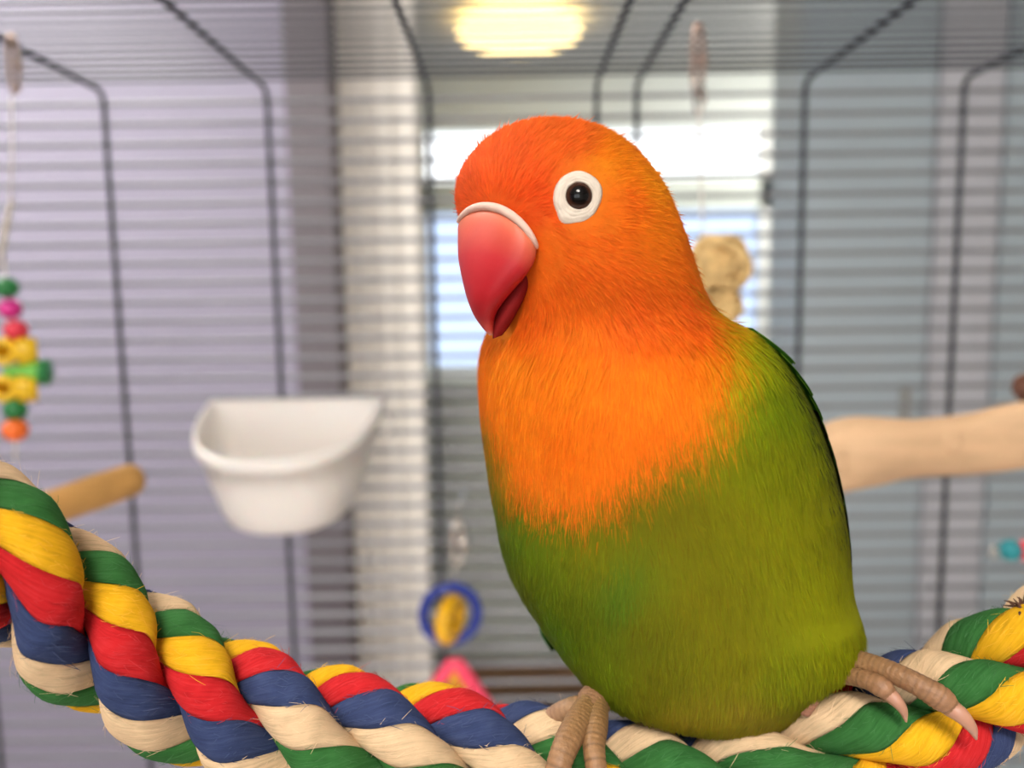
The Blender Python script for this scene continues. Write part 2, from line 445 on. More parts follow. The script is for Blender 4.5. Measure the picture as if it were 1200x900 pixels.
for st in range(NST):
    R2 = np.clip((ss - s_a) / (s_k - 0.012 - s_a), 0, 1) * (math.radians(-144) if st == st_k else 0.0)
    ph1 = OM * (ss - s_ref) + ROPE_PH - st * 2 * math.pi / NST
    cen = path + R1 * (np.cos(ph1)[:, None] * N + np.sin(ph1)[:, None] * B)
    rad = np.cos(ph1)[:, None] * N + np.sin(ph1)[:, None] * B
    tan = -np.sin(ph1)[:, None] * N + np.cos(ph1)[:, None] * B
    # strand core that carries the yarns
    k = np.arange(0, NS, 4)
    core = mobj('strand', *tube(cen[k], RS * 0.45, 6), YM['cream'], rope)
    for yi, cn in enumerate(ORDER):
        # yarn angle measured in the rope's fixed frame, counter-laid
        psi = YARN_RATE * OM * (ss - s_ref) + (yi + STRAND_SHIFT[st]) * 2 * math.pi / 5 + YARN_PH + RAMP + R2
        wob = 1 + 0.03 * np.sin(ss * 400 + st * 2 + yi) + 0.02 * np.sin(ss * 913 + yi * 3)
        al = np.linspace(-math.pi / 5, math.pi / 5, na)
        rows, uvs = [], []
        for a in al:
            rr = RS * (1 - 0.10 * (abs(a) / (math.pi / 5)) ** 2.5) * wob
            th = psi + a                       # angle in fixed frame
            d = np.cos(th)[:, None] * N + np.sin(th)[:, None] * B
            cr = (d * rad).sum(1); ct = (d * tan).sum(1)
            rows.append(cen + rr[:, None] * (cr[:, None] * rad * 1.0 + ct[:, None] * tan * 1.20))
            uvs.append(np.stack([np.full(NS, a * RS * 1000 + yi * 11 + st * 37), ss * 1000], 1))
        d = np.cos(psi)[:, None] * N + np.sin(psi)[:, None] * B
        rows.append(cen + d * RS * 0.3); uvs.append(np.stack([np.zeros(NS), ss * 1000], 1))
        V = np.stack(rows, 1); U = np.stack(uvs, 1); m = na + 1
        idx = np.arange(NS * m).reshape(NS, m)
        f = np.stack([idx[:-1, :], np.roll(idx, -1, 1)[:-1, :], np.roll(idx, -1, 1)[1:, :], idx[1:, :]], -1).reshape(-1, 4)
        o = mobj('yarn', V.reshape(-1, 3), f, YM[cn], core, uv=U.reshape(-1, 2))
        if yi >= 0: o['label'] = cn + ' cotton yarn'
        # loose fibres
        nf = 4200
        i = rng.integers(3, NS - 3, nf); j = rng.integers(0, na, nf)
        p = V[i, j]; od = (p - cen[i]); od /= np.linalg.norm(od, axis=1)[:, None] + 1e-9
        tg = V[i + 1, j] - V[i - 1, j]; tg /= np.linalg.norm(tg, axis=1)[:, None] + 1e-9
        fuzz_v.append((p, od, tg)); fuzz_c.append(np.tile(np.clip(lin(YARN[cn]) * 1.1 + 0.03, 0, 1), (nf, 1)))
p = np.vstack([q[0] for q in fuzz_v]); od = np.vstack([q[1] for q in fuzz_v]); tg = np.vstack([q[2] for q in fuzz_v]); fc = np.vstack(fuzz_c)
n = len(p)
sgn = rng.choice([-1, 1], n)[:, None]
side = np.cross(od, tg)
ln = rng.gamma(1.6, 0.0005, n)[:, None] + 0.0004
dirv = tg * sgn + side * rng.normal(0, 0.5, (n, 1)) + od * rng.uniform(0.0, 0.5, (n, 1))
dirv /= np.linalg.norm(dirv, axis=1)[:, None]
wv = np.cross(od, dirv); wv /= np.linalg.norm(wv, axis=1)[:, None] + 1e-9; wv *= 0.000035
mid = p + dirv * ln * 0.5 + od * 0.0001; tip = p + dirv * ln - od * ln * 0.25 * rng.uniform(-0.6, 1, (n, 1))
V = np.stack([p - wv, p + wv, mid + wv, mid - wv, tip + wv * 0.5, tip - wv * 0.5], 1).reshape(-1, 3)
b0 = np.arange(n) * 6
f = np.concatenate([np.stack([b0, b0 + 1, b0 + 2, b0 + 3], 1), np.stack([b0 + 3, b0 + 2, b0 + 4, b0 + 5], 1)])
M_fuzz = mat('cotton fibre', attr='Col', rough=1.0, spec=0.1, noise=0.1, nscale=300)
mobj('fuzz', V, f, M_fuzz, rope, col=np.repeat(fc, 6, 0), kind='stuff')
for e, ax in ((path[2], path[0] - path[4]), (path[-3], path[-1] - path[-5])):
    mobj('end_cap', *lathe([(0.0115, -0.012), (0.0118, 0.0), (0.009, 0.003), (0.003, 0.0035), (0.003, 0.009)], e, ax, 20), M_steel, rope)
# brown frayed tuft on top of the rope, right
tv = []
tc0 = P(1196, 708, .1195)
for k in range(26):
    a = Vector((random.gauss(0, 1), random.gauss(0, 1), random.gauss(0.4, 1))).normalized()
    p0 = Vector(tc0) + Vector((random.gauss(0, .0012), random.gauss(0, .0012), -0.001)); 
    tv.append(tube([p0, p0 + a * 0.0012 + Vector((0, 0, .0004)), p0 + a * random.uniform(.0018, .003)], [0.00022, 0.0002, 0.00006], 4))
o = mobj('frayed_tuft', *merge(*tv), mat('brown fibre', (92, 58, 42), 0.9), rope, kind='stuff')
o['label'] = 'dark brown frayed tuft'

# ------------------------------------------------------------------ food cup
bx = PY(348, 467, CYB - 0.004)
cup = thing('food_cup', 'white plastic half-round food cup hooked on the back bars', 'cup', bx + Vector((0, -0.03, -0.07)))
tilt = math.radians(19)
def cup_pt(x, y, z):      # x across, y out from the wall, z up from the rim
    yy = y * math.cos(tilt) - z * math.sin(tilt) * -1 * 0 ; zz = z * math.cos(tilt) - y * math.sin(tilt)
    return (bx.x + x, CYB - 0.004 - yy, bx.z + zz)
def cup_ring(hw, dep, z, nseg=28, inset=0.0):
    pts = []
    for k in range(nseg + 1):
        a = math.pi * k / nseg
        c, s = math.cos(a), math.sin(a)
        pts.append(cup_pt(hw * math.copysign(abs(c) ** 0.8, c), inset + (dep - inset) * abs(s) ** 0.75, z))
    for k in range(1, 10): pts.append(cup_pt(-hw + 2 * hw * k / 10, inset, z))
    return pts
HW, DP, HT = 0.0525, 0.074, 0.056
prof = [(HW * 0.45, DP * 0.5, -HT, .01), (HW * .62, DP * .66, -HT, .004), (HW * .74, DP * .76, -HT * .95, .001), (HW * .79, DP * .82, -HT * .84, 0), (HW * .90, DP * .91, -HT * .45, 0), (HW * .955, DP * .955, -.008, 0),
        (HW * 1.0, DP * 1.01, -.0075, -.0005), (HW * 1.015, DP * 1.03, -.004, -.001), (HW * 1.0, DP * 1.01, 0, 0), (HW * .955, DP * .955, -.0005, .002),
        (HW * .93, DP * .93, -.005, .0025), (HW * .88, DP * .88, -HT * .5, .0025), (HW * .72, DP * .76, -HT * .90, .0025), (HW * .45, DP * .5, -HT * .95, .012)]
V, f = [], []
m = 28 + 1 + 9
for q in prof: V += cup_ring(q[0], q[1], q[2], inset=q[3])
for i in range(len(prof) - 1):
    for k in range(m):
        k2 = (k + 1) % m; f.append((i * m + k, (i + 1) * m + k, (i + 1) * m + k2, i * m + k2))
f.append(tuple(range(m))); f.append(tuple((len(prof) - 1) * m + k for k in range(m))[::-1])
mobj('bowl', V, f, M_plw, cup)
for sx in (-1, 1):
    c = Vector(cup_pt(sx * (HW + 0.002), 0.002, -0.012))
    mobj('hook', *tube([c + Vector((0, -.004, -.010)), c + Vector((sx * .003, -.003, -.002)), c + Vector((sx * .003, .0022, .002)), c + Vector((sx * .003, .0030, -.004))], 0.0014, 8), M_plw, cup)

# ------------------------------------------------------------------ wooden dowel perch (left)
M_dow = mat('dowel wood', (186, 138, 74), 0.65, noise=0.14, nscale=120, stretch=(1, 1, 1), bump=0.2, bscale=400)
a = Vector(P(168, 557, .37)); b = Vector(P(40, 602, .335)); dv = (b - a).normalized()
L = (CX0 + 0.012 - a.x) / dv.x
t = thing('dowel_perch', 'short round-ended tan wooden dowel perch fixed to the cage side', 'perch', a + dv * L)
pts, rad = [], []
for q in (0, .0008, .0022, .004, .0065): pts.append(a + dv * q); rad.append(0.0078 * math.sqrt(max(0.02, 1 - ((.0065 - q) / .0066) ** 2)))
for q in np.linspace(0.02, L, 14): pts.append(a + dv * q); rad.append(0.0078 + 0.0002 * math.sin(q * 90))
mobj('dowel', *tube(pts, rad, 18), M_dow, t)
mobj('washer', *lathe([(0.011, 0), (0.011, 0.002), (0.003, 0.002), (0.003, 0.008)], a + dv * L, dv, 18), M_steel, t)

# ------------------------------------------------------------------ natural branch perch (right)
M_branch = mat('peeled branch wood', (216, 178, 138), 0.7, noise=0.12, nscale=50, stretch=(1, 4, 4), bump=0.3, bscale=160)
bp_ = [(905, 570, .30, 24), (945, 555, .30, 33), (985, 537, .30, 40), (1030, 528, .30, 40), (1080, 523, .30, 35), (1140, 518, .30, 34), (1200, 510, .30, 39), (1270, 500, .298, 36), (1400, 492, .295, 33)]
pts = np.array([list(P(q[0], q[1], q[2])) + [q[3] * q[2] / F_PX] for q in bp_])
e = np.array([[CX1 - 0.016, pts[-1][1] - 0.005, pts[-1][2] + 0.004, 0.011]])
q = crom(np.vstack([pts, e]), 10)
v, f = tube(q[:, :3], q[:, 3], 22)
v = np.asarray(v); r = np.random.default_rng(3)
nn = len(q); ang = np.tile(np.arange(22) / 22 * 2 * math.pi, nn); s = np.repeat(np.arange(nn), 22)
cen = np.repeat(q[:, :3], 22, 0)
v = cen + (v - cen) * (1 + 0.06 * np.sin(ang * 3 + s * 0.12) + 0.05 * np.sin(ang * 2 - s * 0.23 + 1))[:, None]
t = thing('branch_perch', 'thick pale peeled branch perch reaching in behind the bird', 'perch', Vector(e[0][:3]))
mobj('branch', v, f, M_branch, t)
for k in (16, 43):
    c = q[k]; nrm = (Vector((0, -1, 0.3))).normalized()
    mobj('knot', *lathe([(0.005, -0.002), (0.0042, 0.0006), (0.002, 0.001), (1e-4, 0.0006)], Vector(c[:3]) + nrm * (c[3] * 0.98), nrm, 12), M_branch, t)
mobj('end_cap', *lathe([(0.013, -0.001), (0.013, 0.003), (0.003, 0.003), (0.003, 0.01)], Vector(e[0][:3]), (1, 0, 0), 18), M_steel, t)

# ------------------------------------------------------------------ hanging toys
def plastic(nm, rgb, rough=0.4): return mat(nm, rgb, rough, noise=0.05, nscale=80)
M_cord = mat('white cord', (226, 220, 212), 0.8)
def clip(parent, top, length, w, m, r=0.0011):
    """a long quick-link loop hanging from top"""
    pts = []
    for k in range(24):
        a = 2 * math.pi * k / 24
        x = w * math.cos(a); z = -length / 2 + (length / 2) * math.copysign(abs(math.sin(a)) ** 0.6, math.sin(a))
        pts.append(Vector(top) + Vector((x, 0.25 * x, z)))
    mobj('clip', *tube(pts, r, 8, closed=True), m, parent)
    mobj('clip_nut', *lathe([(r * 1.9, -.003), (r * 1.9, .003)], Vector(top) + Vector((w, .25 * w, -length / 2)), (0, 0, 1), 6), m, parent)

# left bead toy
DB = 0.36
top = Vector(P(13, 47, DB)); top.z = CZT + 0.001
t = thing('bead_toy', 'string of painted wooden beads hanging beside the rope, orange bead lowest', 'bird toy', P(18, 516, DB))
clip(t, Vector((P(13, 47, DB).x, P(13, 47, DB).y, CZT + .001)), 0.026, 0.0018, M_gold)
mobj('cord', *tube([P(13, 112, DB), P(14, 180, DB), P(12, 236, DB)], 0.0006, 6), M_cord, t)
sv, sf = tube([P(14, 234, DB), P(8, 262, DB), P(2, 295, DB), P(5, 318, DB)], [0.0016, 0.0024, 0.0022, 0.001], 8, flat=0.35)
mobj('strap', sv, sf, mat('white leather', (236, 226, 212), 0.6), t)
mobj('cord', *tube([P(5, 310, DB), P(10, 360, DB), P(18, 420, DB), P(18, 540, DB)], 0.0007, 6), M_cord, t)
for px, py, rpx, nm, c in ((8, 337, 13.5, 'green', (34, 122, 62)), (12, 362, 13, 'magenta', (214, 44, 140)), (19, 387, 13.5, 'red', (226, 54, 76)),
                           (18, 480, 13.5, 'green', (30, 118, 58)), (18, 504, 14.5, 'orange', (244, 112, 36))):
    o = mobj('bead', *sphere(P(px, py, DB), rpx * DB / F_PX, hole=0.0007, n=18, sz=0.92), plastic(nm + ' bead paint', c, 0.35), t); o['label'] = nm + ' bead'
M_yel = plastic('yellow bead paint', (232, 186, 22), 0.4); M_lg = plastic('light green bead paint', (112, 186, 72), 0.4)
for py in (412, 455):
    for px, ax in ((6, (0.35, -1, 0.05)), (32, (0.9, 0.5, 0.0))):
        r = 0.0066
        o = mobj('ring_bead', *lathe([(r * .42, -.004), (r * .9, -.004), (r, -.003), (r, .003), (r * .9, .004), (r * .42, .004), (r * .42, -.004)], P(px, py, DB), ax, 20), M_yel, t)
        o['label'] = 'yellow ring bead'
o = mobj('cone_bead', *lathe([(0.0022, -.010), (0.0026, -.008), (0.0056, .006), (0.0054, .0075), (0.001, .0078)], P(33, 436, DB), (1, .2, -.05), 18), M_lg, t); o['label'] = 'light green cone bead'
o = mobj('bead_tip', *lathe([(0.0062, .000), (0.0062, .003), (0.004, .004)], P(49, 436, DB), (1, .2, -.05), 18), plastic('green bead paint', (34, 122, 62)), t); o['label'] = 'dark green bead end'

# blue ring toy against the back bars
DR = 0.43
t = thing('ring_toy', 'chain of blue ring, yellow ring and pink triangle hooked on back bars', 'bird toy', P(535, 842, DR))
M_blue = plastic('blue plastic', (32, 52, 140), 0.3); M_pink = plastic('pink plastic', (244, 72, 104), 0.35); M_yp = plastic('yellow plastic', (236, 178, 16), 0.35)
sc = DR / F_PX
def ringpts(c, rx, rz, yaw, n=32):
    x = Vector((math.cos(yaw), math.sin(yaw), 0)); z = Vector((0, 0, 1))
    return [Vector(c) + x * (rx * math.cos(2 * math.pi * k / n)) + z * (rz * math.sin(2 * math.pi * k / n)) for k in range(n)]
clip(t, P(536, 612, DR), 0.023, 0.0030, M_steel, 0.0021)
hk = Vector(P(536, 614, DR))
mobj('hook', *tube([hk, hk + Vector((0, .012, .004)), hk + Vector((0, CYB + .004 - hk.y, .005)), hk + Vector((0, CYB + .006 - hk.y, .001))], 0.0009, 8), M_steel, t)
mobj('cord', *tube([P(535, 655, DR), P(531, 690, DR)], 0.0008, 6), M_steel, t)
mobj('blue_ring', *tube(ringpts(P(528, 720, DR), 31.5 * sc, 33 * sc, 0.15), 6.4 * sc, 14, closed=True), M_blue, t)
mobj('yellow_ring', *tube(ringpts(P(528, 725, DR - .003), 26 * sc, 19.5 * sc, 1.28), 9 * sc, 14, closed=True), M_yp, t)
tri = []
for cx, cy in ((533, 772), (578, 838), (486, 838)): tri.append(Vector(P(cx, cy, DR - .004)))
pts = []
for k in range(3):
    a_, b_ = tri[k], tri[(k + 1) % 3]
    for s in np.linspace(0.10, 0.90, 8): pts.append(a_.lerp(b_, s))
mobj('pink_triangle', *tube(pts, 8.5 * sc, 12, closed=True), M_pink, t)
mobj('yellow_link', *tube(ringpts(P(536, 806, DR), 8 * sc, 20 * sc, 0.9), 4.5 * sc, 10, closed=True), M_yp, t)

# straw ball toy behind the bird's neck
DS = 0.36
t = thing('straw_ball_toy', 'woven straw ball hanging on a cord behind the bird', 'bird toy', P(850, 378, DS))
tp = Vector(P(818, 26, DS)); 
clip(t, Vector((tp.x, tp.y, CZT + .001)), 0.032, 0.0024, M_gold, 0.0014)
clip(t, P(819, 92, DS), 0.016, 0.002, M_steel, 0.0009)
mobj('cord', *tube([P(819, 128, DS), P(821, 200, DS), P(824, 285, DS), P(846, 352, DS)], 0.0007, 6), M_cord, t)
M_straw = mat('dry straw', (234, 200, 138), 0.85, noise=0.22, nscale=300)
def straw_ball(nm, c, r, nloop, seed):
    rr = random.Random(seed); parts = []
    for k in range(nloop):
        ax = Vector((rr.gauss(0, 1), rr.gauss(0, 1), rr.gauss(0, 1))).normalized()
        u = ax.orthogonal().normalized(); v_ = ax.cross(u); q = r * rr.uniform(0.74, 1.12); off = rr.uniform(-0.45, 0.45) * r
        qq = math.sqrt(max(q * q - off * off, 1e-9))
        parts.append(tube([Vector(c) + ax * off + (u * math.cos(a) + v_ * math.sin(a)) * qq * (1 + .10 * math.sin(2 * a + k) + .06 * math.sin(3 * a + 2 * k)) for a in np.linspace(0, 2 * math.pi, 20, endpoint=False)], rr.uniform(.0008, .0015), 5, closed=True))
    parts.append(sphere(c, r * 0.72))
    mobj(nm, *merge(*parts), M_straw, t)
straw_ball('straw_ball', P(839, 315, DS), 0.0138, 34, 1)
straw_ball('straw_knot', P(852, 360, DS), 0.0062, 16, 2)

# bead toy at the right side of the cage
DT = 0.33
t = thing('bead_toy', 'teal and red bead toy with brown vine knot by the branch perch', 'bird toy', P(1200, 668, DT))
q0 = Vector(P(1212, 440, DT))
clip(t, Vector((q0.x, q0.y, CZT + .003)), 0.028, 0.003, M_steel)
mobj('cord', *tube([Vector((q0.x, q0.y, CZT - .022)), P(1212, 420, DT), P(1212, 560, DT - .0), P(1206, 645, DT)], 0.0007, 6), M_cord, t)
M_vine = mat('brown vine', (112, 72, 54), 0.85, noise=0.2, nscale=200)
parts = []
rr = random.Random(5); c = Vector(P(1209, 455, DT))
for k in range(14):
    ax = Vector((rr.gauss(0, 1), rr.gauss(0, 1), rr.gauss(0, 1))).normalized(); u = ax.orthogonal().normalized(); v_ = ax.cross(u)
    parts.append(tube([c + (u * math.cos(a) + v_ * math.sin(a)) * (.0062 * rr.uniform(.85, 1.15)) for a in np.linspace(0, 2 * math.pi, 12, endpoint=False)], .0008, 5, closed=True))
o = mobj('vine_knot', *merge(*parts), M_vine, t); o['label'] = 'brown vine knot'
for px, r, nm, cc in ((1184, 13, 'teal', (24, 134, 142)), (1203, 13, 'red', (214, 48, 58)), (1226, 13, 'yellow', (232, 186, 22))):
    o = mobj('bead', *sphere(P(px, 645 + (px - 1184) * .03, DT), r * DT / F_PX, hole=.0006, axis=(1, 0, 0), n=18), plastic(nm + ' bead paint', cc, .35), t); o['label'] = nm + ' bead'
mobj('end_loop', *tube(ringpts(P(1165, 647, DT), .0022, .0028, 0.4, 14), .0005, 6, closed=True), M_steel, t)
mobj('cord', *tube([P(1160, 646, DT), P(1200, 646, DT), P(1240, 647, DT)], 0.0005, 6), M_steel, t)
# ------------------------------------------------------------------ lovebird
SIL = np.array([  # photo row, left edge, right edge, centre depth, half depth
    (149.5, 646, 650, .1235, .0006), (151, 625, 672, .1235, .0035), (155, 600, 694, .1232, .0062), (163, 580, 716, .123, .0088), (175, 562, 736, .1225, .0108), (190, 547, 753, .122, .0126),
    (205, 538, 766, .1215, .0138), (220, 533, 777, .121, .0146), (235, 532, 785, .1205, .0150), (250, 535, 791, .1203, .0152), (265, 541, 797, .1201, .0153),
    (280, 549, 803, .120, .0153), (300, 561, 809, .120, .0152), (320, 572, 815, .1202, .0151), (340, 580, 822, .1206, .0150), (357, 580, 829, .1212, .0149),
    (372, 575, 840, .122, .0153), (385, 570, 862, .1228, .0162), (397, 566, 882, .1235, .0175), (412, 562, 899, .1242, .0190), (430, 559, 915, .1248, .0205), (450, 558, 929, .1254, .0217),
    (480, 559, 945, .1262, .0230), (510, 562, 957, .1268, .0237), (540, 566, 967, .1274, .0241), (570, 570, 975, .128, .0243), (600, 576, 981, .1285, .0243),
    (630, 581, 985, .129, .0242), (660, 589, 988, .1293, .0238), (690, 603, 992, .1294, .0231), (715, 619, 1001, .1292, .0222), (735, 632, 1005, .129, .0212),
    (755, 646, 1000, .1288, .0199), (775, 662, 981, .1286, .0182), (792, 674, 960, .1284, .0163), (808, 690, 948, .1284, .0143), (822, 716, 938, .1285, .0121), (835, 752, 925, .1287, .0095),
    (845, 785, 905, .129, .0068), (851, 815, 880, .1292, .0038), (853, 840, 855, .1293, .0006)])
NR, NCc = 190, 120
# resample by arc length so the poles are dense
w_ = np.r_[0, np.cumsum(np.hypot(np.diff(SIL[:, 0]), np.diff(SIL[:, 2] - SIL[:, 1]) * 0.5))]
tt = np.linspace(0, w_[-1], NR)
S = np.stack([np.interp(tt, w_, SIL[:, k]) for k in range(5)], 1)
ends = S[[0, -1]].copy()
for _ in range(5): S[1:-1] = 0.25 * S[:-2] + 0.5 * S[1:-1] + 0.25 * S[2:]
S[[0, -1]] = ends
uu = np.linspace(0, 2 * math.pi, NCc, endpoint=False)
py, lf, rt, dc, hb = S.T
aH = (rt - lf) / 2 / F_PX * dc * 0.985
xc = ((rt + lf) / 2 - 600) / F_PX * dc
yc = -(py - 450) / F_PX * dc
cu, su = np.cos(uu), np.sin(uu)
X = xc[:, None] + aH[:, None] * cu
D = dc[:, None] - hb[:, None] * su
Y = np.repeat(yc[:, None], NCc, 1)
# local relief: cheek, brow, breast split (px, py, sigma px, lift mm)
gx = 600 + F_PX * X / D; gy = 450 - F_PX * Y / D
for bx_, by_, sg, am in ((700, 315, 46, 0.4), (615, 200, 40, 0.7), (677, 232, 24, -0.55), (612, 345, 26, 0.5), (660, 470, 70, 0.6), (790, 480, 70, 0.4), (700, 585, 50, 0.3)):
    gwt = np.exp(-((gx - bx_) ** 2 + (gy - by_) ** 2) / (2 * sg * sg)) * (su > 0)
    D -= gwt * am * 0.001
BV = nC + X[..., None] * nRT + Y[..., None] * nUP + D[..., None] * nFW
dU = np.roll(BV, -1, 1) - np.roll(BV, 1, 1)
dV = np.gradient(BV, axis=0)
BN = np.cross(dU, dV); BN /= np.linalg.norm(BN, axis=2)[..., None] + 1e-12
cenr = BV.mean(1)
if ((BV - cenr[:, None]) * BN).sum() < 0: BN = -BN

# --- plumage colours, as functions of the place on the bird
def nz2(x, y, s=1.0, seed=0):
    r = np.random.default_rng(seed); o = np.zeros_like(np.asarray(x, float))
    for k in range(6):
        a = r.uniform(0, 2 * math.pi); fr = s * r.uniform(0.6, 1.6); o = o + np.sin((np.cos(a) * x + np.sin(a) * y) * fr + r.uniform(0, 6.3))
    return o / 6 ** 0.5
POLY = np.array([(300, -100), (900, -100), (860, 200), (834, 350), (848, 395), (858, 440), (852, 482), (832, 520), (800, 546), (760, 570), (720, 590), (680, 604), (640, 607), (600, 594), (577, 562), (560, 515), (520, 480), (300, 480)], float)
def sdist(x, y):
    x = np.asarray(x); best = np.full(x.shape, 1e9); ins = np.zeros(x.shape, bool)
    for i in range(len(POLY)):
        (x1, y1), (x2, y2) = POLY[i], POLY[(i + 1) % len(POLY)]
        dx, dy = x2 - x1, y2 - y1
        tq = np.clip(((x - x1) * dx + (y - y1) * dy) / (dx * dx + dy * dy), 0, 1)
        best = np.minimum(best, np.hypot(x - x1 - tq * dx, y - y1 - tq * dy))
        c = ((y1 > y) != (y2 > y)) & (x < (x2 - x1) * (y - y1) / (y2 - y1 + 1e-9) + x1)
        ins ^= c
    return np.where(ins, best, -best)
ORA = [(600, 190, (238, 98, 36)), (545, 225, (236, 92, 34)), (660, 165, (240, 106, 34)), (720, 185, (248, 138, 24)), (765, 215, (250, 152, 24)), (780, 260, (248, 132, 24)), (735, 235, (246, 112, 24)),
       (620, 240, (243, 88, 28)), (640, 300, (247, 112, 26)), (700, 320, (247, 112, 26)), (795, 310, (245, 120, 26)), (810, 350, (243, 100, 26)), (740, 360, (245, 104, 26)), (620, 360, (246, 106, 24)),
       (600, 420, (250, 140, 26)), (680, 430, (252, 132, 20)), (760, 440, (252, 130, 20)), (835, 430, (248, 134, 20)), (590, 490, (250, 132, 22)), (680, 510, (248, 120, 18)), (770, 520, (246, 118, 18)), (640, 580, (246, 122, 24)), (720, 560, (246, 116, 18))]
GRN = [(858, 392, (216, 222, 28)), (885, 410, (196, 208, 26)), (905, 460, (150, 168, 18)), (900, 540, (146, 152, 14)), (940, 620, (156, 156, 16)), (970, 700, (168, 170, 16)), (985, 740, (176, 180, 18)), (860, 600, (150, 146, 16)), (800, 600, (148, 140, 16)),
       (700, 640, (136, 136, 16)), (600, 620, (112, 140, 20)), (600, 670, (128, 146, 18)), (640, 740, (118, 158, 24)), (680, 700, (120, 134, 18)), (725, 690, (104, 134, 28)), (760, 720, (132, 132, 16)), (820, 700, (144, 138, 16)),
       (690, 790, (136, 156, 22)), (780, 800, (138, 136, 16)), (860, 760, (154, 148, 18)), (880, 840, (182, 164, 40)), (920, 780, (160, 166, 20)), (800, 845, (170, 152, 34)), (575, 560, (104, 150, 24))]
def idw(x, y, pts):
    wsum = np.zeros(np.shape(x)); out = np.zeros(np.shape(x) + (3,))
    for a, b, c in pts:
        wt = 1 / ((x - a) ** 2 + (y - b) ** 2 + 220.0) ** 1.6
        wsum += wt; out += wt[..., None] * np.array(lin(c))
    return out / wsum[..., None]
def bird_color(x, y, front=None, jit=0.0):
    x = np.asarray(x, float); y = np.asarray(y, float)
    m = sdist(x, y + 9) + 7 * nz2(x, y, 0.035, 3) + 3 * nz2(x, y, 0.11, 4)
    if np.ndim(jit): m = m + jit
    m = np.clip((m + 34) / 68, 0, 1); m = m * m * (3 - 2 * m)
    if front is not None:   # the back below the neck is green all round
        bk = np.clip((-front - 0.05) / 0.3, 0, 1) * np.clip((y - 330) / 60, 0, 1)
        m = m * (1 - bk)
    o = idw(x, y, ORA) * np.array([1.0, 1.14, 1.05]); g = idw(x, y, GRN)
    g = g * np.array([0.74, 0.75, 0.7]) * (1 + 0.10 * nz2(x, y, 0.03, 8))[..., None]
    return np.clip(g * (1 - m[..., None]) + o * m[..., None], 0, 1)

bird = thing('lovebird', 'orange-headed green lovebird perched on the twisted rope', 'bird', P(800, 850, .122))
M_plume = mat('plumage', attr='Col', rough=0.75, spec=0.15, noise=0.05, nscale=500)
_nt = M_plume.node_tree; _b = _nt.nodes['Principled BSDF']; _tr = _nt.nodes.new('ShaderNodeBsdfTranslucent'); _mx = _nt.nodes.new('ShaderNodeMixShader')
_mx.inputs[0].default_value = 0.3
_nt.links.new(_b.inputs['Base Color'].links[0].from_socket, _tr.inputs['Color'])
_nt.links.new(_b.outputs[0], _mx.inputs[1]); _nt.links.new(_tr.outputs[0], _mx.inputs[2])
_nt.links.new(_mx.outputs[0], _nt.nodes['Material Output'].inputs['Surface'])
gx = 600 + F_PX * X / D; gy = 450 - F_PX * Y / D
bcol = bird_color(gx, gy, np.repeat(su[None], NR, 0)).reshape(-1, 3)
idx = np.arange(NR * NCc).reshape(NR, NCc); nx_ = np.roll(idx, -1, 1)
bf = np.stack([idx[:-1], idx[1:], nx_[1:], nx_[:-1]], -1).reshape(-1, 4)
# legs and toes belong to the same body mesh
SKIN_A, SKIN_B = lin((140, 106, 62)), lin((156, 114, 82))
legs_v, legs_f, legs_c = [], [], []
off = NR * NCc
def limb(pts, n=14, per=10, scale_f=4.0, amp=0.07, ca=SKIN_A, cb=SKIN_B):
    """pts: (px, py, depth, radius px)"""
    global off
    q = crom(np.array(pts, float), per)
    w3 = Pn(q[:, 0], q[:, 1], q[:, 2]); r = np.maximum(q[:, 3], 0.6) * q[:, 2] / F_PX
    L_ = np.r_[0, np.cumsum(np.linalg.norm(np.diff(w3, axis=0), axis=1))]
    k = max(int(L_[-1] / 0.00022), 12); s = np.linspace(0, L_[-1], k)
    w3 = np.stack([np.interp(s, L_, w3[:, i]) for i in range(3)], 1); r = np.interp(s, L_, r)
    ring = np.abs(np.sin(s * 1000 * scale_f)) ** 0.5
    r = r * (1 - amp + amp * ring)
    v, f = tube(w3, r, n)
    c = ca[None] * (1 - s / s[-1])[:, None] + cb[None] * (s / s[-1])[:, None]
    c = c * (0.62 + 0.38 * ring)[:, None]
    legs_v.append(v); legs_c.append(np.repeat(c, n, 0)); legs_f.extend([tuple(i + off for i in k_) for k_ in f]); off += len(v)
# left foot
limb([(742, 782, .128, 14), (716, 802, .1255, 18), (698, 820, .1218, 20), (690, 832, .1190, 19), (684, 842, .1168, 16)])
limb([(690, 826, .1195, 15), (677, 848, .1148, 17), (664, 872, .1106, 16), (654, 900, .1084, 15), (650, 930, .1086, 14), (652, 955, .1100, 11)])
limb([(699, 828, .1195, 14), (698, 850, .1150, 15), (696, 875, .1110, 13.5), (699, 902, .1088, 13), (704, 930, .1090, 12), (708, 952, .1105, 9)])
limb([(690, 828, .1200, 15), (668, 831, .1200, 13), (650, 838, .1215, 11), (636, 850, .1240, 9)], cb=lin((178, 140, 118)))
